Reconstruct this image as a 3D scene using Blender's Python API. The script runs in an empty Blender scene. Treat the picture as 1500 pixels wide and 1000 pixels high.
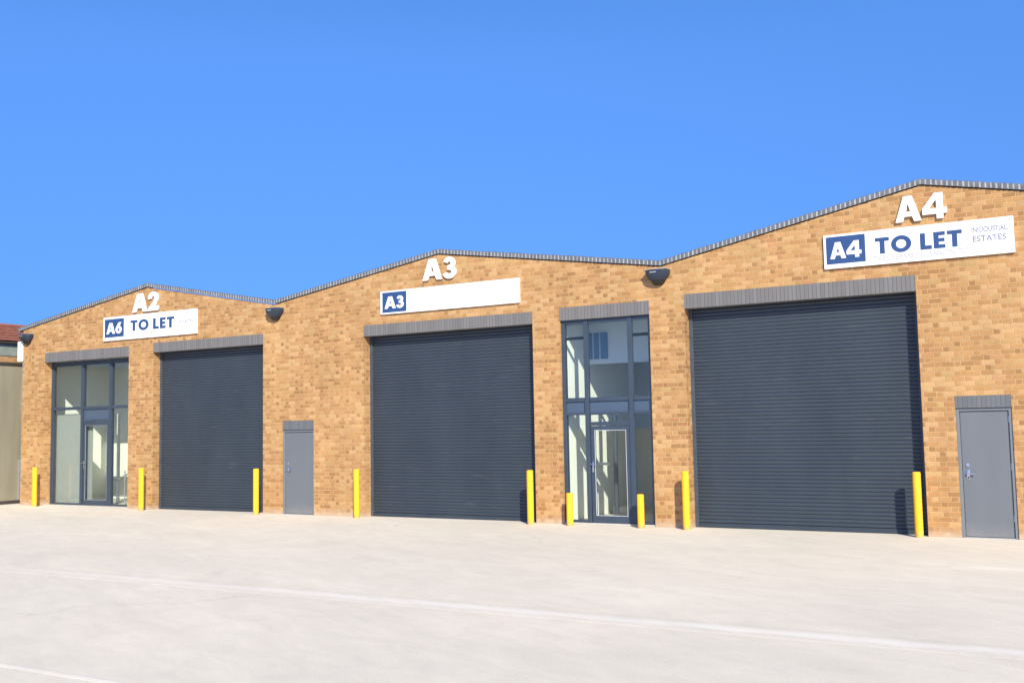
import bpy, bmesh, math, random
from mathutils import Vector, Matrix
random.seed(7)
sc = bpy.context.scene
C = sc.collection
R = math.radians

# ------------------------------------------------------------------ materials
def mat(name):
    m = bpy.data.materials.new(name); m.use_nodes = True
    nt = m.node_tree; b = nt.nodes['Principled BSDF']
    return m, nt, b
def N(nt, t, **k):
    n = nt.nodes.new(t)
    for a, v in k.items(): setattr(n, a, v)
    return n
def L(nt, a, b): nt.links.new(a, b)
def math_(nt, op, a, b=None, c=None):
    n = N(nt, 'ShaderNodeMath', operation=op)
    for i, v in enumerate((a, b, c)):
        if v is None: continue
        if isinstance(v, (int, float)): n.inputs[i].default_value = v
        else: L(nt, v, n.inputs[i])
    return n.outputs[0]
def ramp(nt, fac, stops, interp='LINEAR'):
    n = N(nt, 'ShaderNodeValToRGB'); n.color_ramp.interpolation = interp
    e = n.color_ramp.elements
    while len(e) < len(stops): e.new(.5)
    for i, (p, c) in enumerate(stops):
        e[i].position = p; e[i].color = (*c, 1)
    L(nt, fac, n.inputs[0]); return n.outputs[0]
def noise(nt, vec, scale, detail=4, rough=.55, dist=0):
    n = N(nt, 'ShaderNodeTexNoise'); n.inputs['Scale'].default_value = scale
    n.inputs['Detail'].default_value = detail; n.inputs['Roughness'].default_value = rough
    n.inputs['Distortion'].default_value = dist
    if vec is not None: L(nt, vec, n.inputs['Vector'])
    return n.outputs['Fac']
def mix(nt, fac, a, b, mode='MIX'):
    n = N(nt, 'ShaderNodeMix', data_type='RGBA', blend_type=mode)
    for i, v in ((0, fac), (6, a), (7, b)):
        if isinstance(v, (int, float)): n.inputs[i].default_value = v
        elif isinstance(v, tuple): n.inputs[i].default_value = (*v, 1)
        else: L(nt, v, n.inputs[i])
    return n.outputs[2]
def vscale(nt, vec, s):
    n = N(nt, 'ShaderNodeVectorMath', operation='MULTIPLY'); L(nt, vec, n.inputs[0]); n.inputs[1].default_value = s
    return n.outputs[0]
def bump(nt, b, h, strength, dist=.01):
    n = N(nt, 'ShaderNodeBump'); n.inputs['Strength'].default_value = strength; n.inputs['Distance'].default_value = dist
    L(nt, h, n.inputs['Height']); L(nt, n.outputs[0], b.inputs['Normal'])
def grey(f): return (f, f, f)

def plain(name, col, rough=.5, metal=0, var=.06, scale=6, bmp=0, coat=0, streak=False):
    m, nt, b = mat(name)
    g = N(nt, 'ShaderNodeNewGeometry').outputs['Position']
    v = vscale(nt, g, (1, 1, .15)) if streak else g
    n = noise(nt, v, scale, 6, .6)
    lo = tuple(c*(1-var) for c in col); hi = tuple(min(1, c*(1+var)) for c in col)
    L(nt, ramp(nt, n, [(.3, lo), (.7, hi)]), b.inputs['Base Color'])
    rr = N(nt, 'ShaderNodeMapRange'); L(nt, n, rr.inputs[0]); rr.inputs[3].default_value = rough*.85; rr.inputs[4].default_value = min(1, rough*1.15)
    L(nt, rr.outputs[0], b.inputs['Roughness'])
    b.inputs['Metallic'].default_value = metal
    b.inputs['Coat Weight'].default_value = coat
    if bmp: bump(nt, b, noise(nt, g, scale*12, 3), bmp, .003)
    return m

def brick_mat(name, course=.075, length=.275):
    m, nt, b = mat(name)
    g = N(nt, 'ShaderNodeNewGeometry').outputs['Position']
    s = N(nt, 'ShaderNodeSeparateXYZ'); L(nt, g, s.inputs[0])
    # slight waver so that no course is ruler straight
    w = math_(nt, 'MULTIPLY', math_(nt, 'SUBTRACT', noise(nt, g, 1.7, 2), .5), .012)
    wf = math_(nt, 'MULTIPLY', math_(nt, 'SUBTRACT', noise(nt, g, 26, 2), .5), .012)
    u = math_(nt, 'ADD', math_(nt, 'ADD', s.outputs[0], s.outputs[1]), math_(nt, 'ADD', wf, 100.))
    v = math_(nt, 'ADD', math_(nt, 'ADD', s.outputs[2], w), math_(nt, 'MULTIPLY', wf, .6))
    rowf = math_(nt, 'DIVIDE', v, course); row = math_(nt, 'FLOOR', rowf)
    # stretchers and headers alternate in each course, offset from row to row
    wn1 = N(nt, 'ShaderNodeTexWhiteNoise', noise_dimensions='1D'); L(nt, row, wn1.inputs['W'])
    sh = math_(nt, 'ADD', math_(nt, 'MULTIPLY', math_(nt, 'MODULO', row, 2.), .5), math_(nt, 'MULTIPLY', wn1.outputs[0], .10))
    pf = math_(nt, 'ADD', math_(nt, 'DIVIDE', u, length), sh); pc = math_(nt, 'FLOOR', pf); fp = math_(nt, 'FRACT', pf)
    hd = math_(nt, 'GREATER_THAN', fp, .6667)
    col = math_(nt, 'ADD', math_(nt, 'MULTIPLY', pc, 2.), hd)
    fv = math_(nt, 'FRACT', rowf)
    cell = N(nt, 'ShaderNodeCombineXYZ'); L(nt, col, cell.inputs[0]); L(nt, row, cell.inputs[1])
    wn = N(nt, 'ShaderNodeTexWhiteNoise', noise_dimensions='3D'); L(nt, cell.outputs[0], wn.inputs['Vector'])
    cell2 = N(nt, 'ShaderNodeVectorMath', operation='ADD'); L(nt, cell.outputs[0], cell2.inputs[0]); cell2.inputs[1].default_value = (37, 11, 5)
    wn2 = N(nt, 'ShaderNodeTexWhiteNoise', noise_dimensions='3D'); L(nt, cell2.outputs[0], wn2.inputs['Vector'])
    big = noise(nt, g, .55, 3, .5)
    k = math_(nt, 'ADD', wn.outputs['Value'], math_(nt, 'MULTIPLY', math_(nt, 'SUBTRACT', big, .5), .9))
    k = math_(nt, 'SUBTRACT', k, math_(nt, 'MULTIPLY', hd, .14))                      # headers are burnt darker
    batch = noise(nt, vscale(nt, cell.outputs[0], (.05, .16, 1)), 1., 3, .6)         # loads of brick laid course by course
    k = math_(nt, 'ADD', k, math_(nt, 'MULTIPLY', math_(nt, 'SUBTRACT', batch, .5), .8))
    c = ramp(nt, k, [(0, (.335, .176, .063)), (.14, (.395, .210, .076)), (.38, (.450, .245, .091)), (.66, (.495, .280, .110)), (.92, (.55, .340, .152))])
    # a few redder and a few buff bricks
    c = mix(nt, ramp(nt, wn2.outputs['Value'], [(.86, grey(0)), (.97, grey(.35))]), c, (.45, .20, .095))
    c = mix(nt, ramp(nt, wn2.outputs['Value'], [(.04, grey(.6)), (.12, grey(0))]), c, (.50, .34, .135))
    fine = noise(nt, g, 55, 4, .65)
    c = mix(nt, 1., c, ramp(nt, fine, [(.25, grey(.76)), (.75, grey(1.17))]), 'MULTIPLY')
    # mortar
    e3 = math_(nt, 'ABSOLUTE', math_(nt, 'SUBTRACT', fp, .6667))
    du = math_(nt, 'MULTIPLY', math_(nt, 'MINIMUM', e3, math_(nt, 'MINIMUM', fp, math_(nt, 'SUBTRACT', 1., fp))), length)
    dv = math_(nt, 'MULTIPLY', math_(nt, 'MINIMUM', fv, math_(nt, 'SUBTRACT', 1., fv)), course)
    d = math_(nt, 'MINIMUM', du, dv)
    mr = N(nt, 'ShaderNodeMapRange'); L(nt, d, mr.inputs[0]); mr.inputs[1].default_value = .0035; mr.inputs[2].default_value = .008
    mortar = mix(nt, ramp(nt, noise(nt, g, 9, 3), [(.3, grey(0)), (.7, grey(1))]), (.42, .255, .115), (.58, .39, .20))
    c = mix(nt, mr.outputs[0], mortar, c)
    # pale splash zone and lime bloom along the foot of the wall
    foot = math_(nt, 'ADD', s.outputs[2], math_(nt, 'MULTIPLY', math_(nt, 'SUBTRACT', noise(nt, g, 5, 4), .5), .16))
    f = ramp(nt, foot, [(.01, grey(.65)), (.08, grey(.25)), (.16, grey(0))])
    c = mix(nt, f, c, (.56, .47, .37))
    stain = noise(nt, vscale(nt, g, (1.3, 1.3, .45)), 1.2, 5, .6)
    c = mix(nt, 1., c, ramp(nt, stain, [(.3, (.77, .755, .73)), (.65, (.93, .915, .89))]), 'MULTIPLY')
    L(nt, c, b.inputs['Base Color']); b.inputs['Roughness'].default_value = .88
    h = math_(nt, 'ADD', math_(nt, 'MULTIPLY', mr.outputs[0], 1.), math_(nt, 'MULTIPLY', fine, .5))
    h = math_(nt, 'ADD', h, math_(nt, 'MULTIPLY', wn2.outputs['Value'], .25))
    bump(nt, b, h, .55, .006)
    return m

def soldier_mat(name, pitch=.065, a=(.128, .124, .122), bb=(.162, .157, .153)):
    m, nt, b = mat(name)
    g = N(nt, 'ShaderNodeNewGeometry').outputs['Position']
    s = N(nt, 'ShaderNodeSeparateXYZ'); L(nt, g, s.inputs[0])
    u = math_(nt, 'ADD', s.outputs[0], 100.)
    cf = math_(nt, 'DIVIDE', u, pitch); col = math_(nt, 'FLOOR', cf); fu = math_(nt, 'FRACT', cf)
    wn = N(nt, 'ShaderNodeTexWhiteNoise', noise_dimensions='1D'); L(nt, col, wn.inputs['W'])
    k = math_(nt, 'ADD', math_(nt, 'MULTIPLY', wn.outputs['Value'], .6), math_(nt, 'MULTIPLY', noise(nt, g, 8, 5, .65), .5))
    c = ramp(nt, k, [(.2, a), (.85, bb)])
    d = math_(nt, 'MINIMUM', fu, math_(nt, 'SUBTRACT', 1., fu))
    mr = N(nt, 'ShaderNodeMapRange'); L(nt, d, mr.inputs[0]); mr.inputs[1].default_value = .05; mr.inputs[2].default_value = .13
    c = mix(nt, mr.outputs[0], (.105, .10, .10), c)
    L(nt, c, b.inputs['Base Color']); b.inputs['Roughness'].default_value = .8
    bump(nt, b, math_(nt, 'ADD', mr.outputs[0], math_(nt, 'MULTIPLY', noise(nt, g, 60, 3), .4)), .5, .005)
    return m

def concrete_mat(name, paint=False):
    m, nt, b = mat(name)
    g = N(nt, 'ShaderNodeNewGeometry').outputs['Position']
    rot = N(nt, 'ShaderNodeVectorRotate', rotation_type='Z_AXIS'); L(nt, g, rot.inputs[0]); rot.inputs['Angle'].default_value = R(24)
    st = noise(nt, vscale(nt, rot.outputs[0], (.35, .95, 1)), .75, 7, .62, .8)     # laid and brushed in passes
    st2 = noise(nt, vscale(nt, rot.outputs[0], (.8, 1.8, 1)), 2.2, 6, .68, .5)
    big = noise(nt, g, .16, 4, .55)
    gr = noise(nt, g, 160, 3, .7); gr2 = noise(nt, g, 38, 4, .7)
    c = ramp(nt, st, [(.3, (.60, .553, .462)), (.55, (.645, .594, .497)), (.75, (.69, .638, .538))])
    c = mix(nt, 1., c, ramp(nt, st2, [(.3, grey(.93)), (.7, grey(1.05))]), 'MULTIPLY')
    c = mix(nt, 1., c, ramp(nt, big, [(.3, (.95, .955, .96)), (.7, (1.04, 1.03, 1.01))]), 'MULTIPLY')
    c = mix(nt, 1., c, ramp(nt, gr2, [(.25, grey(.93)), (.75, grey(1.07))]), 'MULTIPLY')
    c = mix(nt, 1., c, ramp(nt, gr, [(.3, grey(.93)), (.7, grey(1.07))]), 'MULTIPLY')
    # small dark specks of grit
    vo = N(nt, 'ShaderNodeTexVoronoi', feature='F1'); vo.inputs['Scale'].default_value = 3.2; L(nt, g, vo.inputs['Vector'])
    c = mix(nt, ramp(nt, vo.outputs['Distance'], [(.012, grey(.55)), (.04, grey(0))]), c, (.25, .22, .19))
    # soft old water marks and a hairline crack here and there
    wm = noise(nt, g, .55, 7, .7, 1.2)
    c = mix(nt, ramp(nt, wm, [(.55, grey(0)), (.60, grey(.05)), (.68, grey(.02))]), c, (.40, .37, .31))
    vc = N(nt, 'ShaderNodeTexVoronoi', feature='DISTANCE_TO_EDGE'); vc.inputs['Scale'].default_value = .11
    wv_ = N(nt, 'ShaderNodeVectorMath', operation='MULTIPLY_ADD'); L(nt, N(nt, 'ShaderNodeTexNoise').outputs['Color'], wv_.inputs[0]); wv_.inputs[1].default_value = (1.2, 1.2, 0); L(nt, g, wv_.inputs[2])
    nn = wv_.inputs[0].links[0].from_node; nn.inputs['Scale'].default_value = 1.1; nn.inputs['Detail'].default_value = 6; L(nt, g, nn.inputs['Vector'])
    L(nt, wv_.outputs[0], vc.inputs['Vector'])
    ck = math_(nt, 'MULTIPLY', ramp(nt, vc.outputs['Distance'], [(0, grey(.3)), (.0016, grey(0))]), ramp(nt, noise(nt, g, .3, 2), [(.48, grey(0)), (.6, grey(1))]))
    c = mix(nt, ck, c, (.30, .27, .23))
    if paint:
        wear = noise(nt, vscale(nt, g, (.7, 3, 1)), 2.4, 7, .72)
        ge_ = N(nt, 'ShaderNodeTexCoord').outputs['Generated']; sg = N(nt, 'ShaderNodeSeparateXYZ'); L(nt, ge_, sg.inputs[0])
        edge = math_(nt, 'ABSOLUTE', math_(nt, 'SUBTRACT', math_(nt, 'MULTIPLY', sg.outputs[1], 2.), 1.))
        k = math_(nt, 'ADD', edge, math_(nt, 'MULTIPLY', math_(nt, 'SUBTRACT', wear, .5), 1.5))
        sg2 = N(nt, 'ShaderNodeSeparateXYZ'); L(nt, g, sg2.inputs[0])
        fade = N(nt, 'ShaderNodeMapRange'); L(nt, sg2.outputs[0], fade.inputs[0]); fade.inputs[1].default_value = -12.5; fade.inputs[2].default_value = -6.5; fade.inputs[3].default_value = .30
        m_ = math_(nt, 'MULTIPLY', ramp(nt, k, [(.05, grey(.38)), (.60, grey(0))]), fade.outputs[0])
        c = mix(nt, m_, c, (.82, .80, .76))
    # swept brush marks in the surface
    wv = noise(nt, vscale(nt, g, (2, 60, 1)), 1.5, 3, .6)
    L(nt, c, b.inputs['Base Color']); b.inputs['Roughness'].default_value = .9
    bump(nt, b, math_(nt, 'ADD', math_(nt, 'MULTIPLY', gr, .6), math_(nt, 'MULTIPLY', wv, .5)), .3, .004)
    return m

def glass_mat(name, tint):
    m = bpy.data.materials.new(name); m.use_nodes = True; nt = m.node_tree; nt.nodes.clear()
    o = N(nt, 'ShaderNodeOutputMaterial'); t = N(nt, 'ShaderNodeBsdfTransparent'); t.inputs[0].default_value = (*tint, 1)
    gl = N(nt, 'ShaderNodeBsdfGlossy'); gl.inputs['Roughness'].default_value = .008; gl.inputs[0].default_value = (.95, .97, 1, 1)
    g = N(nt, 'ShaderNodeNewGeometry').outputs['Position']
    bp = N(nt, 'ShaderNodeBump'); bp.inputs['Strength'].default_value = .03; bp.inputs['Distance'].default_value = .02
    L(nt, noise(nt, g, 1.6, 2), bp.inputs['Height']); L(nt, bp.outputs[0], gl.inputs['Normal'])
    ge = N(nt, 'ShaderNodeNewGeometry'); dt = N(nt, 'ShaderNodeVectorMath', operation='DOT_PRODUCT')   # Schlick, the same from both sides of the sheet
    L(nt, ge.outputs['Normal'], dt.inputs[0]); L(nt, ge.outputs['Incoming'], dt.inputs[1])
    sch = math_(nt, 'POWER', math_(nt, 'SUBTRACT', 1., math_(nt, 'ABSOLUTE', dt.outputs['Value'])), 5.)
    fo = math_(nt, 'MULTIPLY_ADD', sch, .96, .032)
    mx = N(nt, 'ShaderNodeMixShader'); L(nt, fo, mx.inputs[0]); L(nt, t.outputs[0], mx.inputs[1]); L(nt, gl.outputs[0], mx.inputs[2])
    L(nt, mx.outputs[0], o.inputs[0]); return m

def shutter_mat(name):
    m, nt, b = mat(name)
    g = N(nt, 'ShaderNodeNewGeometry').outputs['Position']
    dust = noise(nt, vscale(nt, g, (1, 1, .35)), 1.6, 6, .65)
    c = ramp(nt, dust, [(.3, (.024, .035, .048)), (.7, (.033, .046, .060))])
    sm = noise(nt, vscale(nt, g, (.5, 1, 3)), 3.0, 6, .7)
    c = mix(nt, ramp(nt, sm, [(.60, grey(0)), (.78, grey(.18))]), c, (.2, .21, .22))
    L(nt, c, b.inputs['Base Color']); b.inputs['Roughness'].default_value = .46
    bump(nt, b, noise(nt, vscale(nt, g, (.7, 1, 4)), 6, 3), .12, .006)
    return m

def roof_tile_mat(name):
    m, nt, b = mat(name)
    g = N(nt, 'ShaderNodeNewGeometry').outputs['Position']
    c = ramp(nt, noise(nt, g, 5, 5, .7), [(.3, (.20, .070, .042)), (.7, (.33, .13, .085))])
    L(nt, c, b.inputs['Base Color']); b.inputs['Roughness'].default_value = .8; return m

def weather(m, top, amount, col, scale=14):
    "scuffs and splashed dirt near the foot of a painted thing"
    nt = m.node_tree; b = nt.nodes['Principled BSDF']; src = b.inputs['Base Color'].links[0].from_socket
    g = N(nt, 'ShaderNodeNewGeometry').outputs['Position']; sp = N(nt, 'ShaderNodeSeparateXYZ'); L(nt, g, sp.inputs[0])
    h = math_(nt, 'ADD', math_(nt, 'DIVIDE', sp.outputs[2], top), math_(nt, 'MULTIPLY', math_(nt, 'SUBTRACT', noise(nt, g, scale, 5, .7), .5), 1.6))
    c = mix(nt, ramp(nt, h, [(.0, grey(amount)), (.9, grey(0))]), src, col)
    sc_ = noise(nt, vscale(nt, g, (1, 1, 2.5)), scale*1.6, 6, .75)
    c = mix(nt, ramp(nt, sc_, [(.66, grey(0)), (.74, grey(amount*.8))]), c, col)
    L(nt, c, b.inputs['Base Color'])
M = {}
M['brick'] = brick_mat('golden_brick')
M['lintel'] = soldier_mat('grey_soldier_brick')
M['door_lintel'] = soldier_mat('blue_grey_soldier_brick', .065, (.095, .105, .115), (.122, .134, .144))
M['coping'] = plain('dark_coping_brick', (.11, .12, .135), .6, var=.3, scale=14)
M['coping_mortar'] = plain('pale_coping_mortar', (.33, .33, .32), .9, var=.2, scale=20)
M['concrete'] = concrete_mat('brushed_concrete')
M['line'] = concrete_mat('worn_white_paint', True)
M['shutter'] = shutter_mat('slate_shutter_paint')
M['rail'] = plain('shutter_rail_paint', (.05, .065, .085), .5, var=.15)
M['frame'] = plain('blue_grey_powder_coat', (.036, .053, .078), .45, var=.08, scale=3)
M['panel'] = plain('blue_grey_panel', (.055, .085, .13), .42, var=.06, scale=2)
M['door'] = plain('grey_door_paint', (.124, .139, .152), .5, var=.05, scale=2.2, streak=True)
weather(M['door'], .25, .45, (.24, .23, .21), 7)
M['door_frame'] = plain('grey_door_frame_paint', (.15, .168, .182), .5, var=.06, scale=3)
M['steel'] = plain('brushed_steel', (.62, .63, .65), .3, 1, .08, 30)
M['black'] = plain('black_plastic', (.02, .022, .026), .45)
M['yellow'] = plain('yellow_safety_paint', (.92, .455, .012), .7, var=.07, scale=9)
weather(M['yellow'], .12, .6, (.30, .24, .15))
M['white'] = plain('white_sign_face', (.80, .80, .79), .45, var=.025, scale=2)
M['white_letter'] = plain('white_letter', (.80, .79, .77), .5, var=.03)
M['sign_edge'] = plain('sign_edge', (.35, .35, .36), .5)
M['blue'] = plain('sign_blue', (.022, .062, .17), .45, var=.04)
M['faint'] = plain('faded_sign_print', (.34, .35, .37), .6)
M['faintblue'] = plain('faded_blue_sign_print', (.20, .21, .33), .6)
M['greyprint'] = plain('grey_sign_print', (.17, .18, .27), .6)
M['lamp'] = plain('lamp_housing_paint', (.022, .034, .055), .32, var=.1)
M['lens'] = plain('lamp_smoked_lens', (.02, .017, .013), .45, var=.2)
M['glass'] = glass_mat('green_tinted_glass', (.955, .98, .965))
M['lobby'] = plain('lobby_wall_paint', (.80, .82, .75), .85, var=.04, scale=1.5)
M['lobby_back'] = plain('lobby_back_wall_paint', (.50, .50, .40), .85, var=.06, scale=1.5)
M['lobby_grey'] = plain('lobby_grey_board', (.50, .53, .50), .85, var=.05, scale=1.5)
M['screen'] = plain('grey_screen_board', (.27, .29, .27), .8, var=.05)
M['bead_white'] = plain('pale_glazing_bead', (.50, .52, .54), .5)
M['bead'] = plain('grey_glazing_bead', (.22, .25, .29), .5)
M['reflection_slab'] = plain('reflection_slab_paint', (.50, .56, .60), .7, var=.04, scale=1.2)  # pale blue of sky mirrored in the A3 glass; lobby ceilings share it
M['window_reflection'] = plain('blue_window_reflection', (.10, .19, .32), .7)  # blue of opposite windows mirrored in the A3 glass
M['floor'] = plain('lobby_floor_vinyl', (.50, .47, .41), .5, var=.1)
M['roof'] = plain('roof_sheet', (.20, .21, .22), .6, var=.1)
M['pipe'] = plain('white_plastic_pipe', (.78, .80, .80), .4, var=.04)
M['render'] = plain('olive_render', (.255, .235, .165), .85, var=.22, scale=1.6, bmp=.2, streak=True)
M['render_grey'] = plain('weathered_grey_render', (.22, .25, .21), .9, var=.15, scale=5, bmp=.3)
M['tile'] = roof_tile_mat('terracotta_tile')
M['dark_cap'] = plain('dark_metal_cap', (.05, .04, .035), .6)
M['galv'] = plain('galvanised_post', (.35, .36, .36), .5, .4)

# ------------------------------------------------------------------ mesh helpers
class MB:
    def __init__(s): s.bm = bmesh.new()
    def quad(s, pts):
        vs = [s.bm.verts.new(p) for p in pts]; return s.bm.faces.new(vs)
    def box(s, x0, x1, y0, y1, z0, z1, bev=0):
        r = bmesh.ops.create_cube(s.bm, size=1)['verts']
        for v in r: v.co = Vector((x0+(v.co.x+.5)*(x1-x0), y0+(v.co.y+.5)*(y1-y0), z0+(v.co.z+.5)*(z1-z0)))
        if bev:
            es = list({e for v in r for e in v.link_edges})
            bmesh.ops.bevel(s.bm, geom=es, offset=bev, segments=2, affect='EDGES', profile=.6)
        return s
    def cyl(s, a, b, r0, r1=None, n=20, cap=True):
        a, b = Vector(a), Vector(b); r1 = r0 if r1 is None else r1; d = b-a
        q = Vector((0, 0, 1)).rotation_difference(d.normalized()).to_matrix().to_4x4()
        r = bmesh.ops.create_cone(s.bm, cap_ends=cap, segments=n, radius1=r0, radius2=r1, depth=d.length)['verts']
        bmesh.ops.transform(s.bm, matrix=Matrix.Translation((a+b)/2) @ q, verts=r); return s
    def lathe(s, c, prof, n=28):
        rings = []
        for r, z in prof:
            rings.append([s.bm.verts.new((c[0]+r*math.cos(2*math.pi*i/n), c[1]+r*math.sin(2*math.pi*i/n), c[2]+z)) for i in range(n)])
        for A, B in zip(rings, rings[1:]):
            for i in range(n): s.bm.faces.new((A[i], A[(i+1) % n], B[(i+1) % n], B[i]))
        s.bm.faces.new(rings[-1]); s.bm.faces.new(rings[0][::-1]); return s
    def build(s, name, m, parent=None, smooth=False, loc=None, normals=True):
        if normals: bmesh.ops.recalc_face_normals(s.bm, faces=s.bm.faces)
        me = bpy.data.meshes.new(name)
        if loc is not None:
            for v in s.bm.verts: v.co -= Vector(loc)
        s.bm.to_mesh(me); s.bm.free()
        o = bpy.data.objects.new(name, me); C.objects.link(o)
        if isinstance(m, str): m = M[m]
        me.materials.append(m)
        if smooth:
            for p in me.polygons: p.use_smooth = True
            try: me.set_sharp_from_angle(angle=R(35))
            except Exception: pass
        if loc is not None: o.location = loc
        if parent is not None: o.parent = parent
        return o
def tag(o, label, cat, group=None, kind=None):
    if label: o['label'] = label
    if cat: o['category'] = cat
    if group: o['group'] = group
    if kind: o['kind'] = kind
    return o
def empty(name, loc, label, cat, group=None):
    o = bpy.data.objects.new(name, None); C.objects.link(o); o.location = loc; o.empty_display_size = .2
    return tag(o, label, cat, group)
def copy_tree(o, parent=None):
    c = o.copy(); C.objects.link(c)
    if parent is not None: c.parent = parent
    for ch in list(o.children): copy_tree(ch, c)
    return c

# ------------------------------------------------------------------ ground
g = MB()
xs = [-400, -60, -24, -10, 4, 60, 400]; ys = [-400, -60, -20, -8, 0, 30, 900]
for i in range(len(xs)-1):
    for j in range(len(ys)-1):
        g.quad([(xs[i], ys[j], 0), (xs[i+1], ys[j], 0), (xs[i+1], ys[j+1], 0), (xs[i], ys[j+1], 0)])
tag(g.build('ground', 'concrete'), 'pale brushed concrete forecourt in front of the brick units', None, kind='structure')
def line(name, x0, x1, y0, y1, w, label):
    m = MB(); n = 60; e = min(.07, w*.5)
    for i in range(n):
        a, b2 = i/n, (i+1)/n
        xa, xb = x0+(x1-x0)*a, x0+(x1-x0)*b2
        ya, yb = y0+(y1-y0)*a, y0+(y1-y0)*b2
        m.quad([(xa, ya-w/2, .004), (xb, yb-w/2, .004), (xb, yb+w/2, .004), (xa, ya+w/2, .004)])
        m.quad([(xa, ya-w/2-e, -.001), (xb, yb-w/2-e, -.001), (xb, yb-w/2, .004), (xa, ya-w/2, .004)])
        m.quad([(xa, ya+w/2, .004), (xb, yb+w/2, .004), (xb, yb+w/2+e, -.001), (xa, ya+w/2+e, -.001)])
    bmesh.ops.remove_doubles(m.bm, verts=m.bm.verts, dist=1e-5)
    tag(m.build(name, 'line'), label, None, kind='structure')
line('painted_line', -14.5, 9, -8.0, -8.0, .34, 'long worn white line across the middle of the forecourt')
line('painted_line', -12, 6, -11.65, -11.65, .05, 'thin faint white line nearest the camera')
line('painted_line', -1.7, 9, -3.28, -3.28, .16, 'short faded white line in front of the right hand grey door')

# ------------------------------------------------------------------ units
WT = .32   # wall thickness
def roofz(pts, x):
    for (xa, za), (xb, zb) in zip(pts, pts[1:]):
        if xa-1e-6 <= x <= xb+1e-6: return za+(zb-za)*(x-xa)/(xb-xa)
def wall(parent, x0, x1, pts, openings, left_end, right_end, depth=14.):
    """pts: top line of the wall; openings (xa, xb, zb, zt)"""
    m = MB()
    br = sorted({x0, x1, *[p[0] for p in pts if x0 < p[0] < x1], *[o[0] for o in openings], *[o[1] for o in openings]})
    for a, b2 in zip(br, br[1:]):
        op = [o for o in openings if o[0] <= a+1e-6 and o[1] >= b2-1e-6]
        ta, tb = roofz(pts, a), roofz(pts, b2)
        segs = []
        if op: segs.append((op[0][3], op[0][3], ta, tb))
        else: segs.append((-.05, -.05, ta, tb))
        for za, zb, zc, zd in segs:
            m.quad([(a, 0, za), (b2, 0, zb), (b2, 0, zd), (a, 0, zc)])
            m.quad([(b2, WT, zb), (a, WT, za), (a, WT, zc), (b2, WT, zd)])
        m.quad([(a, 0, ta), (b2, 0, tb), (b2, WT, tb), (a, WT, ta)])
    for xa, xb, zb, zt in openings:
        m.quad([(xa, 0, -.05), (xa, WT, -.05), (xa, WT, zt), (xa, 0, zt)])
        m.quad([(xb, WT, -.05), (xb, 0, -.05), (xb, 0, zt), (xb, WT, zt)])
        m.quad([(xa, 0, zt), (xa, WT, zt), (xb, WT, zt), (xb, 0, zt)])
    for x, end in ((x0, left_end), (x1, right_end)):
        if end:
            t = roofz(pts, x); m.quad([(x, 0, -.05), (x, depth, -.05), (x, depth, t), (x, 0, t)])
    ap = max(pts, key=lambda p: p[1]); rw = MB()
    rw.quad([(x1, depth, -.05), (x0, depth, -.05), (x0, depth, roofz(pts, x0)), (x1, depth, roofz(pts, x1))])
    rw.quad([(x1, depth, roofz(pts, x1)), (x0, depth, roofz(pts, x0)), (ap[0], depth, ap[1])])
    rw.build('rear_wall', 'brick', parent, normals=False)
    return m.build('wall', 'brick', parent, normals=False)

def coping(parent, pts):
    """brick-on-edge coping: pale mortar bed with dark bricks standing along it; pts = top line"""
    H = .092
    bed = MB(); bk = MB()
    for (xa, za), (xb, zb) in zip(pts, pts[1:]):
        Ld = math.hypot(xb-xa, zb-za); d = Vector((xb-xa, 0, zb-za))/Ld; up = Vector((0, 0, 1))
        A = Vector((xa, 0, za)); B = Vector((xb, 0, zb))
        # bed
        ys_ = (-.026, .17)
        P = [A-up*(H-.004), B-up*(H-.004), B-up*.012, A-up*.012]
        f = [p+Vector((0, ys_[0], 0)) for p in P]; k = [p+Vector((0, ys_[1], 0)) for p in P]
        bed.quad(f); bed.quad(k[::-1])
        for i in range(4): bed.quad([f[i], k[i], k[(i+1) % 4], f[(i+1) % 4]])
        n = int(Ld/.076); pit = Ld/n
        for i in range(n):
            s0 = i*pit+.014+random.uniform(-.003, .003); s1 = s0+pit-.026
            a = A+d*s0; b2 = A+d*s1; yo = -.030+random.uniform(-.004, .003); zo = random.uniform(-.004, .004)
            P = [a-up*(H-.0), b2-up*(H-.0), b2+up*zo, a+up*zo]
            f = [p+Vector((0, yo, 0)) for p in P]; k = [p+Vector((0, .18, 0)) for p in P]
            bk.quad(f); bk.quad(k[::-1])
            for j in range(4): bk.quad([f[j], k[j], k[(j+1) % 4], f[(j+1) % 4]])
    c = bk.build('coping', 'coping', parent)
    bed.build('mortar_bed', 'coping_mortar', c)

def roof(parent, pts, depth=14.):
    m = MB()
    for (xa, za), (xb, zb) in zip(pts, pts[1:]):
        n = 24
        for i in range(n):
            a = xa+(xb-xa)*i/n; b2 = xa+(xb-xa)*(i+1)/n; mid = (a+b2)/2
            z1 = za+(zb-za)*i/n-.16; z2 = za+(zb-za)*(i+1)/n-.16
            m.quad([(a, WT, z1), (mid, WT, (z1+z2)/2), (mid, depth, (z1+z2)/2), (a, depth, z1)])
            m.quad([(mid, WT, (z1+z2)/2), (b2, WT, z2), (b2, depth, z2), (mid, depth, (z1+z2)/2)])
    o = m.build('roof', 'roof', parent, normals=False)
    s = o.modifiers.new('thick', 'SOLIDIFY'); s.thickness = .05; s.offset = -1

def lintel(parent, x0, x1, z0, z1, m='lintel', y1=.2):
    return MB().box(x0+.001, x1-.001, -.005, y1, z0, z1-.001, .003).build('lintel', m, parent)

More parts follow.
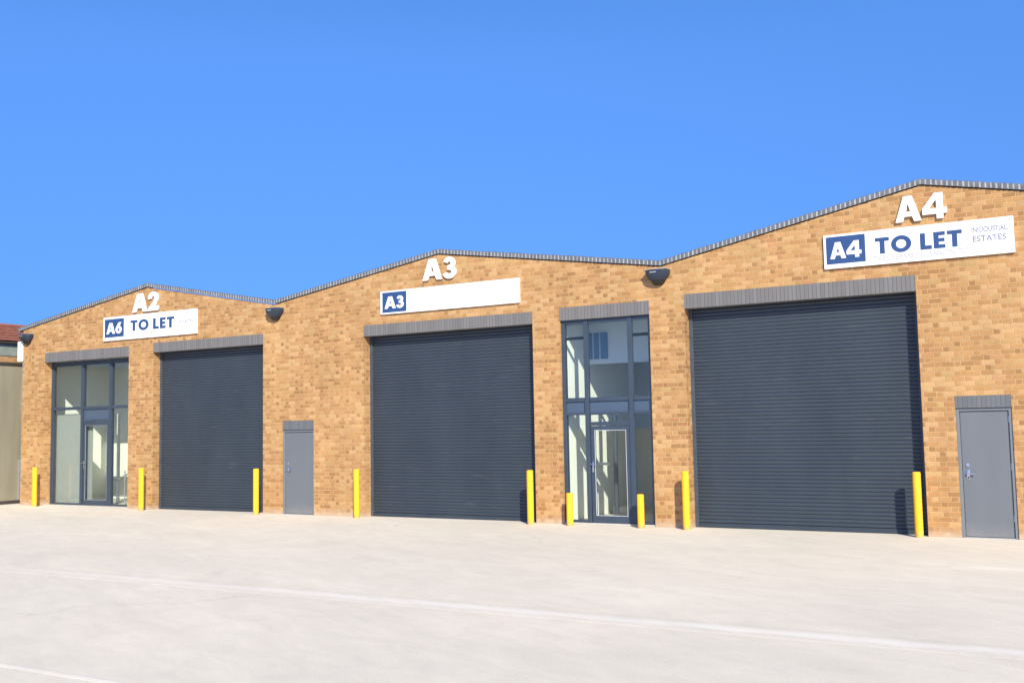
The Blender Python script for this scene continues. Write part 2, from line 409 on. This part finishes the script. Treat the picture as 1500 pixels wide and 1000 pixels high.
def roller(parent, x0, x1, zt, rec=.2):
    """curtain of curved laths, guide rails, bottom bar"""
    pitch = .062; m = MB(); z = .075; prof = []
    while z < zt+.1:
        # one lath: a shallow forward curve, then a thin step back
        for t, y in ((0, .008), (.10, .001), (.28, -.004), (.5, -.0055), (.72, -.004), (.90, .001), (.96, .008)):
            prof.append((y, z+t*pitch))
        z += pitch
    xa, xb = x0+.055, x1-.055; nx = 10
    cols = []
    for i in range(nx+1):
        x = xa+(xb-xa)*i/nx; cols.append([m.bm.verts.new((x, rec+.03+y, zz)) for y, zz in prof])
    for A, B in zip(cols, cols[1:]):
        for j in range(len(prof)-1): m.bm.faces.new((A[j], B[j], B[j+1], A[j+1]))
    o = m.build('roller_shutter', 'shutter', parent, smooth=True, normals=False)
    for s in (0, 1):
        if s == 0: MB().box(x0+.001, x0+.062, rec, rec+.09, 0.002, zt+.05, .004).build('guide_rail', 'rail', o)
        else: MB().box(x1-.062, x1-.001, rec, rec+.09, 0.002, zt+.05, .004).build('guide_rail', 'rail', o)
    MB().box(xa+.008, xb-.008, rec+.012, rec+.05, .006, .076, .006).build('bottom_bar', 'shutter', o)
    b = MB(); b.box(x0, x1, rec+.1, rec+.102, 0, zt+.1); b.build('backing', 'black', o)
    return o

def side_door(parent, x0, x1, zt):
    rec = .03
    d = MB().box(x0+.052, x1-.052, rec+.012, rec+.055, .02, zt-.05, .003).build('side_door', 'door', parent)
    f = MB(); f.box(x0+.001, x0+.047, rec-.012, rec+.09, 0, zt-.002, .003); f.box(x1-.047, x1-.001, rec-.012, rec+.09, 0, zt-.002, .003)
    f.box(x0+.0475, x1-.0475, rec-.010, rec+.09, zt-.045, zt-.003, .003)
    f.build('door_frame', 'door_frame', d)
    MB().box(x0+.0475, x1-.0475, rec-.005, rec+.1, .001, .014).build('threshold', 'steel', d)
    MB().box(x0+.047, x1-.047, rec+.07, rec+.09, 0, zt-.04).build('backing', 'black', d)
    hx = x0+.125; y = rec+.012
    h = MB(); h.box(hx-.022, hx+.022, y-.008, y, .86, 1.0, .004); h.cyl((hx, y, .955), (hx, y-.05, .955), .011)
    h.cyl((hx-.004, y-.048, .955), (hx+.105, y-.048, .945), .010, .009)
    h.build('handle', 'steel', d, smooth=True)
    k = MB(); k.cyl((hx, y, 1.07), (hx, y-.012, 1.07), .024); k.cyl((hx, y-.012, 1.07), (hx, y-.018, 1.07), .012); k.build('lock', 'steel', d, smooth=True)
    k = MB(); k.cyl((hx+.004, y-.009, .885), (hx+.004, y-.022, .885), .014); k.build('keyhole', 'black', d, smooth=True)
    for z in (.25, 1.0, 1.7):
        MB().cyl((x1-.05, y-.004, z), (x1-.05, y-.004, z+.09), .007).build('hinge', 'steel', d, smooth=True)

def pane(parent, x0, x1, z0, z1, y):
    return MB().box(x0, x1, y, y+.006, z0, z1).build('pane', 'glass', parent)

def glass_door(parent, x0, x1, zt, y, bead='pipe'):
    st = .075
    f = MB()
    f.box(x0, x0+st, y, y+.055, .03, zt, .004); f.box(x1-st, x1, y, y+.055, .03, zt, .004)
    f.box(x0+st, x1-st, y+.001, y+.054, .03, .03+.13, .003); f.box(x0+st, x1-st, y+.001, y+.054, zt-st, zt, .003)
    d = f.build('entrance_door', 'frame', parent)
    pane(d, x0+st-.004, x1-st+.004, .155, zt-st+.004, y+.024)
    b = MB(); e = .008
    b.box(x0+st, x0+st+e, y-.002, y+.01, .16, zt-st, .002); b.box(x1-st-e, x1-st, y-.002, y+.01, .16, zt-st, .002)
    b.box(x0+st+e, x1-st-e, y-.001, y+.01, .16, .16+e); b.box(x0+st+e, x1-st-e, y-.001, y+.01, zt-st-e, zt-st)
    b.build('glazing_bead', bead, d)
    hx = x0+.035
    h = MB(); h.box(hx-.016, hx+.016, y-.007, y, .93, 1.12, .004); h.cyl((hx, y, 1.075), (hx, y-.05, 1.075), .009); h.cyl((hx-.035, y-.048, 1.075), (hx+.09, y-.048, 1.07), .009)
    h.build('handle', 'steel', d, smooth=True)
    return d

def lobby(parent, x0, x1, dep, zt, y0, wallm='lobby', backm='lobby_back'):
    """room behind a glazed entrance: closed box"""
    t = .1
    MB().box(x0-t, x0, y0, dep+t, 0, zt+t).build('lobby_side_wall', wallm, parent)
    MB().box(x1, x1+t, y0, dep+t, 0, zt+t).build('lobby_side_wall', wallm, parent)
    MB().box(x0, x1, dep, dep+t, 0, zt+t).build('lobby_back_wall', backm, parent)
    MB().box(x0, x1, y0, dep, zt, zt+t).build('lobby_ceiling', 'reflection_slab', parent)
    MB().box(x0, x1, .02, dep, .004, .03).build('lobby_floor', 'floor', parent)

units = []
# ---- tops of the walls: (x, z) of the coping's top line
T2 = [(-24.5, 4.575), (-19.61, 5.345), (-15.57, 4.625)]
T3 = [(-15.57, 4.625), (-11.25, 5.30), (-6.59, 4.615)]
T4 = [(-6.59, 4.615), (-2.27, 5.47), (2.20, 4.60)]
low = lambda T: [(x, z-.108) for x, z in T]
LT, LB = 3.90, 3.675

# ================= unit A2
u2 = empty('industrial_unit', (-19.9, 0, 0), 'left brick unit under A2 letters, glazed entrance left of its shutter', 'industrial unit', 'brick industrial units joined in a row')
P = u2; 
def par(o, u): return o
def place(u):  # children are modelled in world coordinates; keep them there
    u_inv = u.location.copy()
    for ch in u.children: ch.location = ch.location - u_inv
wall(P, -24.30, -15.57, [(-24.5, T2[0][1]-.108)]+low(T2)[1:], [(-23.40, -20.25, 0, LT-.03), (-19.40, -15.92, 0, LT)], True, False)
coping(P, T2); roof(P, T2)
lintel(P, -23.40, -20.25, 3.625, 3.87); lintel(P, -19.40, -15.92, LB, LT)
roller(P, -19.40, -15.92, LB)
# glazed entrance
k = 1.0125; yf = .2
fr = MB(); z1 = 3.62
fx0, fx1 = -23.40, -20.25
m1, m2 = -21.92*k, -20.88*k
fr.box(fx0+.001, fx0+.085, yf, yf+.09, 0, z1, .004); fr.box(fx1-.085, fx1-.001, yf, yf+.09, 0, z1, .004)
for mx in (m1, m2): fr.box(mx-.042, mx+.042, yf-.012, yf+.088, 0, z1-.001, .004)
sp = [(fx0+.085, m1-.042), (m1+.042, m2-.042), (m2+.042, fx1-.085)]
for i, (a, b2) in enumerate(sp):
    fr.box(a, b2, yf+.002, yf+.086, z1-.11, z1-.002, .003)
    fr.box(a, b2, yf+.002, yf+.086, 2.40, 2.475, .003)
    if i != 1: fr.box(a, b2, yf+.002, yf+.086, .002, .07, .003)
fr.box(sp[1][0], sp[1][1], yf+.002, yf+.086, 2.075, 2.14, .003)
ef = fr.build('entrance_frame', 'frame', P)
for i, (a, b2) in enumerate(sp):
    pane(ef, a-.004, b2+.004, 2.47, z1-.105, yf+.03)
    if i != 1: pane(ef, a-.004, b2+.004, .066, 2.404, yf+.03)
MB().box(sp[1][0]-.003, sp[1][1]+.003, yf+.03, yf+.05, 2.136, 2.404).build('spandrel_panel', 'panel', ef)
glass_door(P, sp[1][0]+.006, sp[1][1]-.006, 2.07, yf+.012, 'bead')
lobby(P, -23.95, -20.2, 2.4, 3.72, WT, 'lobby', 'lobby')
# grey screen board that stands behind the left pane, stair handrail behind the right one
MB().box(-23.38, -21.98, .34, .37, .03, 2.30, .004).build('screen_board', 'screen', P)
hr = MB()
for x in (-21.25, -20.95): hr.cyl((x, .75, .03), (x, .75, .86), .016)
hr.cyl((-21.6, .75, .60), (-20.9, .75, .88), .018); hr.build('handrail', 'galv', P, smooth=True)
MB().box(-22.0, -21.94, 1.1, 1.16, .03, 2.3).build('inner_door_edge', 'lobby', P)
# downpipe with white hopper on the corner
dp = MB(); dp.cyl((-24.345, .06, .1), (-24.345, .06, 3.75), .035); pipe = dp.build('downpipe', 'galv', P, smooth=True)
MB().box(-24.50, -24.302, -.03, .16, 3.70, 4.22, .012).build('rainwater_hopper', 'pipe', pipe)
for z in (1.1, 2.6): MB().box(-24.39, -24.30, .02, .10, z, z+.04).build('pipe_bracket', 'galv', pipe)
place(u2)

# ================= unit A3
u3 = empty('industrial_unit', (-11.1, 0, 0), 'middle brick unit under A3 letters, glazed entrance right of its shutter', 'industrial unit', 'brick industrial units joined in a row')
P = u3
wall(P, -15.57, -6.59, low(T3), [(-15.35, -14.48, 0, 1.985), (-13.14, -9.17, 0, LT), (-8.60, -6.83, 0, LT+.03)], False, False)
coping(P, T3); roof(P, T3)
lintel(P, -13.14, -9.17, LB, LT); lintel(P, -8.60, -6.83, 3.69, LT+.03); lintel(P, -15.35, -14.48, 1.79, 1.985, 'door_lintel', .14)
roller(P, -13.14, -9.17, LB)
side_door(P, -15.35, -14.48, 1.79)
yf = .055; k = 1.004
fx0, fx1, z1 = -8.60, -6.83, 3.69
m1, m2 = -8.07*k, -7.21*k
fr = MB()
fr.box(fx0+.001, fx0+.07, yf, yf+.09, 0, z1, .004); fr.box(fx1-.06, fx1-.001, yf, yf+.09, 0, z1, .004)
for mx in (m1, m2): fr.box(mx-.042, mx+.042, yf-.014, yf+.060, 0, z1-.001, .004)
sp = [(fx0+.07, m1-.045), (m1+.045, m2-.045), (m2+.045, fx1-.06)]
for i, (a, b2) in enumerate(sp):
    fr.box(a, b2, yf+.002, yf+.086, z1-.075, z1-.002, .003)
    fr.box(a, b2, yf+.002, yf+.086, 2.20, 2.27, .003)
    fr.box(a, b2, yf+.002, yf+.086, 1.955, 2.0, .003)
    if i != 1: fr.box(a, b2, yf+.002, yf+.086, .002, .075, .003); fr.box(a, b2, yf+.03, yf+.086, 3.33, 3.385, .003)
fr.box(sp[1][0], sp[1][1], yf+.002, yf+.086, 1.76, 1.83, .003)
ef = fr.build('entrance_frame', 'frame', P)
for i, (a, b2) in enumerate(sp):
    pane(ef, a-.004, b2+.004, 2.266, z1-.071, yf+.03)
    MB().box(a-.003, b2+.003, yf+.03, yf+.05, 1.997, 2.204).build('spandrel_panel', 'panel', ef)
    if i != 1: pane(ef, a-.004, b2+.004, .071, 1.959, yf+.03)
    else: pane(ef, a-.004, b2+.004, 1.826, 1.959, yf+.03)
glass_door(P, sp[1][0]+.005, sp[1][1]-.005, 1.755, yf+.01, 'bead_white')
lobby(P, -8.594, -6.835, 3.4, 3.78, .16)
bk = MB(); bk.box(-8.594, -6.835, 1.0, 1.12, 2.93, 3.78); bk.build('reflection_slab', 'reflection_slab', P)  # added slab, imitates the sky reflection in the upper panes
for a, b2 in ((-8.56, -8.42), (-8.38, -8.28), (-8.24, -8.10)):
    MB().box(a, b2, .975, .998, 3.02, 3.52, .004).build('window_reflection', 'window_reflection', P)  # added blue strips, imitate reflected windows of a building opposite
ip = MB(); ip.cyl((-8.27, 1.6, .03), (-8.27, 1.6, 1.95), .045); ip.build('inner_post', 'frame', P, smooth=True)
ip = MB(); ip.box(-8.594, -8.30, 1.40, 1.43, 1.0, 1.05); ip.build('inner_rail', 'lobby_grey', P)
MB().box(-8.55, -8.15, 2.0, 2.5, .03, .16, .02).build('floor_mat', 'lobby_back', P)
place(u3)

# ================= unit A4
u4 = empty('industrial_unit', (-2.2, 0, 0), 'right brick unit under A4 letters, shutter left of its grey side door', 'industrial unit', 'brick industrial units joined in a row')
P = u4
wall(P, -6.59, 2.20, low(T4), [(-6.18, -2.42, 0, 3.985), (-1.95, -1.185, 0, 2.10)], False, True)
coping(P, T4); roof(P, T4)
lintel(P, -6.18, -2.42, 3.735, 3.985); lintel(P, -1.95, -1.185, 1.92, 2.10, 'door_lintel', .14)
roller(P, -6.18, -2.42, 3.735)
side_door(P, -1.95, -1.185, 1.92)
place(u4)

# ------------------------------------------------------------------ lettering
def arc(cx, cy, rx, ry, a0, a1, n=18):
    return [(cx+rx*math.cos(R(a0+(a1-a0)*i/n)), cy+ry*math.sin(R(a0+(a1-a0)*i/n))) for i in range(n+1)]
GL = {
 'A': (1.06, [[(0, 0), (.30, 0), (.375, .20), (.685, .20), (.76, 0), (1.06, 0), (.71, 1), (.355, 1)], [(.435, .385), (.53, .70), (.625, .385)]]),
 '4': (.98, [[(.56, 0), (.83, 0), (.83, .19), (.98, .19), (.98, .41), (.83, .41), (.83, 1), (.50, 1), (0, .42), (0, .19), (.56, .19)], [(.25, .41), (.56, .74), (.56, .41)]]),
 'T': (.76, [[(0, 1), (.76, 1), (.76, .77), (.515, .77), (.515, 0), (.245, 0), (.245, .77), (0, .77)]]),
 'L': (.60, [[(0, 0), (.60, 0), (.60, .24), (.27, .24), (.27, 1), (0, 1)]]),
 'E': (.60, [[(0, 0), (.60, 0), (.60, .23), (.27, .23), (.27, .39), (.57, .39), (.57, .61), (.27, .61), (.27, .77), (.60, .77), (.60, 1), (0, 1)]]),
 'O': (1.08, [arc(.54, .5, .54, .52, 0, 352, 44), arc(.54, .5, .27, .27, 0, 350, 36)]),
 '2': (.74, [arc(.37, .68, .35, .335, 190, -38)+[(.45, .245), (.74, .245), (.74, 0), (0, 0), (0, .10)]+[(.40, .50)]+arc(.37, .67, .105, .10, -45, 190)]),
 '3': (.72, [arc(.35, .72, .31, .295, 165, -38)+arc(.35, .30, .36, .315, 42, -168)+arc(.35, .30, .115, .095, -165, 70)+[(.24, .41), (.24, .60)]+arc(.35, .70, .085, .085, -70, 165)]),
 '6': (.78, [[(.40, 1), (.72, 1), (.50, .685)]+arc(.39, .34, .375, .355, 72, -205, 40)+[(.12, .62)], arc(.39, .335, .125, .125, 0, 350, 30)]),
}
def glyph_mesh(ch, size, depth, m, name, parent, x, y, z, sx=1.):
    """extruded glyph standing in the x-z plane, front towards -y, lower left corner at x, z"""
    cu = bpy.data.curves.new('tmp', 'CURVE'); cu.dimensions = '2D'; cu.fill_mode = 'BOTH'; cu.extrude = depth/2
    for cyc in GL[ch][1]:
        s = cu.splines.new('POLY'); s.points.add(len(cyc)-1); s.use_cyclic_u = True
        for p, (a, b2) in zip(s.points, cyc): p.co = (a*size*sx, b2*size, 0, 1)
    return curve_to_obj(cu, m, name, parent, (x, y, z))
def curve_to_obj(cu, m, name, parent, loc):
    t = bpy.data.objects.new('tmp', cu); C.objects.link(t)
    me = bpy.data.meshes.new_from_object(t.evaluated_get(bpy.context.evaluated_depsgraph_get()))
    C.objects.unlink(t); bpy.data.objects.remove(t); bpy.data.curves.remove(cu)
    me.name = name; me.materials.clear(); me.materials.append(M[m])
    me.transform(Matrix.Rotation(R(90), 4, 'X'))
    o = bpy.data.objects.new(name, me); C.objects.link(o); o.location = loc; o.parent = parent
    return o
def small_text(txt, size, m, parent, x, y, z, width=None, name='small_print', off=0):
    cu = bpy.data.curves.new('tmp', 'FONT'); cu.body = txt; cu.size = size; cu.extrude = .0006; cu.offset = off
    o = curve_to_obj(cu, m, name, parent, (x, y, z))
    if width:
        w = max(v.co.x for v in o.data.vertices)
        for v in o.data.vertices: v.co.x *= width/w
    return o

def unit_letters(digit, x, z, w, h, label):
    e = empty('unit_sign', (x, -.03, z), label, 'sign', 'white unit letters high on the gables')
    wa, wd = GL['A'][0], GL[digit][0]; gap = .05; s = w/((wa+wd+gap)*h)
    glyph_mesh('A', h, .034, 'white_letter', 'letter', e, 0, 0, 0, s)
    glyph_mesh(digit, h, .034, 'white_letter', 'digit', e, (wa+gap)*h*s, 0, 0, s)
unit_letters('2', -20.10, 4.665, .90, .445, 'white raised A2 letters on the left gable')
unit_letters('3', -11.62, 4.690, .80, .42, 'white raised A3 letters on the middle gable')
unit_letters('4', -2.66, 4.815, .75, .40, 'white raised A4 letters on the right gable')

def sign_board(x0, x1, z0, z1, digit, sq, tolet, label, fine):
    e = empty('letting_sign', (x0, -.03, z0), label, 'sign', 'white letting boards over the shutters')
    X, Z = x1-x0, z1-z0; yb = -.012
    MB().box(0, X, yb, .026, 0, Z, .003).build('board', 'white', e)
    a, b2, c, d = sq; a -= x0; b2 -= x0; c -= z0; d -= z0
    bp = MB(); bp.box(a, b2, yb-.003, yb+.002, c, d, .002); p = bp.build('blue_panel', 'blue', e)
    h = (d-c)*.60; W = (b2-a)*.80; w = (GL['A'][0]+GL[digit][0]+.04)*h; s = W/w
    xx = a+(b2-a)*.10; zz = c+(d-c)*.19
    glyph_mesh('A', h, .003, 'white', 'letter', p, xx, yb-.0045, zz, s)
    glyph_mesh(digit, h, .003, 'white', 'digit', p, xx+(GL['A'][0]+.04)*h*s, yb-.0045, zz, s)
    if tolet:
        tx0, tx1, tz, th = tolet; tx0 -= x0; tx1 -= x0; tz -= z0
        adv = []; cx = 0
        for ch in 'TO LET':
            if ch == ' ': cx += .36; continue
            adv.append((ch, cx)); cx += GL[ch][0]+.10
        tot = (cx-.10)*th; s = (tx1-tx0)/tot
        for ch, q in adv: glyph_mesh(ch, th, .003, 'blue', 'letter', e, tx0+q*th*s, yb-.0015, tz, s)
    for f in fine: small_text(f[0], f[1], f[2], e, f[3]-x0, yb-.0012, f[4]-z0, f[5], off=f[1]*.018)
    for sx in (.045, X-.045):
        for sz in (.045, Z-.045):
            MB().cyl((sx, yb+.001, sz), (sx, yb-.005, sz), .012, n=12).build('screw', 'galv', e, smooth=True)
sign_board(-21.13, -17.93, 4.035, 4.61, '6', (-21.08, -20.39, 4.115, 4.56), (-20.16, -18.66, 4.225, .255),
  'white letting board reading A6 TO LET on the left unit',
  [('IIIILIIIIEEENTIIUII', .11, 'faint', -20.08, 4.12, 1.28), ('INIIIIISTIIAL', .10, 'faint', -18.54, 4.44, .50), ('ESTATES', .11, 'faintblue', -18.52, 4.29, .48)])
sign_board(-12.67, -9.415, 4.09, 4.56, '3', (-12.62, -12.02, 4.12, 4.53), None,
  'blank white board with only a blue A3 square at its left end', [])
sign_board(-3.775, -1.015, 4.19, 4.735, '4', (-3.735, -3.13, 4.26, 4.70), (-2.98, -1.72, 4.355, .255),
  'white letting board reading A4 TO LET and estates on the right unit',
  [('THEEXLEIEPENNEIITESUNNNETINEITIES', .115, 'faint', -3.02, 4.245, 1.38), ('INIOOUSTIAL.', .115, 'greyprint', -1.59, 4.54, .50), ('ESTATES', .125, 'greyprint', -1.58, 4.40, .46)])

# ------------------------------------------------------------------ wall lamps
def lamp(x, z, label, proto=None):
    if proto: e = copy_tree(proto); e.location = (x, 0, z); e['label'] = label; return e
    e = empty('wall_light', (x, 0, z), label, 'lamp', 'dark floodlights on the brick wall')
    def shell(secs, n=18):
        m = MB(); rows = []
        for hw, dp, zz in secs:
            row = []
            for i in range(n+1):
                a = math.pi*i/n
                cx = math.copysign(abs(math.cos(a))**.55, math.cos(a)); sy = math.sin(a)**.8
                row.append(m.bm.verts.new((-hw*cx, -.002-dp*sy, zz)))
            rows.append(row)
        for A, B in zip(rows, rows[1:]):
            for i in range(n): m.bm.faces.new((A[i], A[i+1], B[i+1], B[i]))
        m.bm.faces.new(rows[0]); m.bm.faces.new(rows[-1][::-1])
        for A, B in zip(rows, rows[1:]): m.bm.faces.new((A[0], B[0], B[n], A[n]))
        return m
    shell([(.215, .20, 0), (.22, .205, -.012), (.21, .19, -.085), (.165, .155, -.15), (.135, .13, -.18)]).build('housing', 'lamp', e, smooth=True)
    shell([(.128, .12, -.18), (.115, .10, -.215), (.08, .07, -.25), (.05, .04, -.262)]).build('lens', 'lens', e, smooth=True)
    MB().box(-.20, .20, -.17, -.001, .0005, .012, .003).build('sunlit_top', 'galv', e)  # added pale strip, the sunlit top edge put into the colour
    MB().box(-.09, .03, -.2055, -.196, -.055, -.035, .002).build('badge', 'galv', e)
    return e
l0 = lamp(-6.63, 4.44, 'dark wall light by the dip between the A3 and A4 gables')
lamp(-15.53, 4.425, 'dark wall light by the dip between the A2 and A3 gables', l0)
lamp(-24.10, 4.385, 'dark wall light at the far left corner beside the white hopper', l0)

# ------------------------------------------------------------------ bollards
def bollard(x, y, h, label, group, proto=None):
    if proto: e = proto.copy(); C.objects.link(e); e.location = (x, y, 0); e.rotation_euler.z = random.uniform(0, 6); tag(e, label, 'bollard', group); return e
    r = .060
    pr = [(r, 0), (r, h-.022), (r*.97, h-.012), (r*.88, h-.004), (r*.7, h), (.001, h+.001)]
    o = MB().lathe((0, 0, 0), pr).build('bollard', 'yellow', smooth=True); o.location = (x, y, 0)
    return tag(o, label, 'bollard', group)
gt = 'tall yellow bollards along the brick front'; gs = 'short yellow bollards before the glazed entrance'
b0 = bollard(-23.37, -.25, .975, 'tall yellow bollard at the far left end of the row', gt)
for x, y, lb in ((-19.47, -.25, 'tall yellow bollard between the left glazed entrance and the A2 shutter'),
                 (-15.88, -.25, 'tall yellow bollard at the right end of the A2 shutter'),
                 (-13.15, -.25, 'tall yellow bollard left of the A3 shutter, after the first grey door'),
                 (-9.15, -.25, 'tall yellow bollard at the right end of the A3 shutter'),
                 (-6.17, -.25, 'tall yellow bollard left of the A4 shutter'),
                 (-2.53, -.13, 'tall yellow bollard right of the A4 shutter, nearest the right grey door')):
    o = bollard(x, y, .95, lb, gt, b0)
s0 = bollard(-8.35, -.25, .575, 'short yellow bollard left of the A3 glass door', gs)
bollard(-6.99, -.25, .575, 'short yellow bollard right of the A3 glass door', gs, s0)

# ------------------------------------------------------------------ left neighbour
bw = empty('boundary_wall', (-25.0, 0, 0), 'olive rendered wall with dark cap beside the left unit', 'wall')
m = MB(); m.box(-.25, 0, -7, 3.0, 0, 3.64); m.build('wall_panel', 'render', bw)
MB().box(-.29, .04, -7.04, 3.04, 3.641, 3.71, .008).build('wall_cap', 'dark_cap', bw)
MB().box(.001, .03, -7, 3.0, 0, .09, .004).build('wall_base', 'dark_cap', bw)
MB().box(.002, .05, .40, .44, .09, 1.15, .004).build('post', 'galv', bw)
MB().box(.002, .05, .475, .52, 2.4, 3.63, .004).build('post', 'galv', bw)

nb = empty('neighbour_building', (-27.0, 5, 0), 'grey building with terracotta tiled roof behind the olive wall', 'building')
m = MB(); m.box(-9, 0, -7, 20, 4.05, 4.46); m.build('upper_wall', 'render_grey', nb)
m = MB(); m.box(-8.98, -.02, -6.98, 19.98, 0, 4.049); m.build('wall', 'brick', nb)
# tiled roof: overlapping courses that step up from the eaves
m = MB(); n = 7
for i in range(n):
    xa = .12-i*.30; za = 4.455+i*.100
    for j in range(54):
        ya = -7.2+j*.5+random.uniform(-.006, .006); yb_ = ya+.485; w0 = random.uniform(-.006, .006)
        # each tile: front nib, thick leading edge that overhangs the course below, gentle top
        prof = [(xa-.06, za+.03+w0), (xa, za+.03+w0), (xa+.008, za+.065+w0), (xa-.03, za+.088+w0), (xa-.36, za+.128+w0), (xa-.36, za+.06+w0)]
        A = [(x, ya, z) for x, z in prof]; B = [(x, yb_, z) for x, z in prof]
        m.quad(A); m.quad(B[::-1])
        for q in range(6): m.quad([A[q], B[q], B[(q+1) % 6], A[(q+1) % 6]])
m.build('roof', 'tile', nb)
m = MB(); m.quad([(-2.0, -7, 5.10), (-9, -7, 4.4), (-9, 20, 4.4), (-2.0, 20, 5.10)]); m.build('rear_roof', 'tile', nb)
MB().box(-2.25, -1.95, -7.1, 20.1, 5.08, 5.2, .03).build('ridge', 'tile', nb)
MB().box(.03, .10, -7.2, 20.2, 4.40, 4.45, .01).build('gutter', 'dark_cap', nb)

# ------------------------------------------------------------------ camera
F = Vector((-0.49708921, 0.86373863, 0.08281243)); Rr = Vector((0.86578638, 0.50006323, -0.01872737)); U = Vector((0.057587, -0.0623887, 0.99638917))
cam = bpy.data.cameras.new('camera'); co = bpy.data.objects.new('camera', cam); C.objects.link(co)
mt = Matrix((Rr, U, -F)).transposed().to_4x4(); mt.translation = Vector((0, -16.709, 1.768))
co.matrix_world = mt
cam.sensor_width = 36; cam.lens = 1501.86/1500*36; cam.clip_end = 3000; cam.clip_start = .1
sc.camera = co

# ------------------------------------------------------------------ light
AZ, EL = 41, 33.5
S = Vector((math.sin(R(AZ))*math.cos(R(EL)), -math.cos(R(AZ))*math.cos(R(EL)), math.sin(R(EL))))
sd = bpy.data.lights.new('sun', 'SUN'); sd.energy = 5.0; sd.angle = R(.5); sd.color = (1, .925, .78)
so = bpy.data.objects.new('sun', sd); C.objects.link(so); so.rotation_euler = S.to_track_quat('Z', 'Y').to_euler()
w = bpy.data.worlds.new('World'); sc.world = w; w.use_nodes = True
nt = w.node_tree; bg = nt.nodes['Background']
sky = N(nt, 'ShaderNodeTexSky', sky_type='NISHITA'); sky.sun_disc = False
sky.sun_elevation = R(EL); sky.sun_rotation = R(180-AZ); sky.air_density = 1.0; sky.dust_density = .3; sky.ozone_density = 2.5
tc = N(nt, 'ShaderNodeTexCoord'); vm = N(nt, 'ShaderNodeVectorMath', operation='MULTIPLY_ADD'); L(nt, tc.outputs['Generated'], vm.inputs[0])
vm.inputs[1].default_value = (1, 1, .4); vm.inputs[2].default_value = (0, 0, .485)
vn = N(nt, 'ShaderNodeVectorMath', operation='NORMALIZE'); L(nt, vm.outputs[0], vn.inputs[0]); L(nt, vn.outputs[0], sky.inputs[0])
hs = N(nt, 'ShaderNodeHueSaturation'); hs.inputs['Saturation'].default_value = 1.25; hs.inputs['Value'].default_value = 1.2; L(nt, sky.outputs[0], hs.inputs['Color'])
sx = N(nt, 'ShaderNodeSeparateXYZ'); L(nt, tc.outputs['Generated'], sx.inputs[0])
skc = mix(nt, 1., hs.outputs[0], (1.28, 1.215, 1.45), 'MULTIPLY')
skc = mix(nt, 1., skc, ramp(nt, sx.outputs[2], [(.35, grey(1)), (.75, grey(.5))]), 'MULTIPLY')   # a clear sky is darkest overhead
L(nt, skc, bg.inputs[0]); bg.inputs[1].default_value = .13

sc.view_settings.view_transform = 'Standard'; sc.view_settings.look = 'None'; sc.view_settings.exposure = .45; sc.view_settings.gamma = 1
sc.render.engine = 'CYCLES'; sc.cycles.max_bounces = 10; sc.cycles.transparent_max_bounces = 16
sc.render.resolution_x = 1024; sc.render.resolution_y = 682
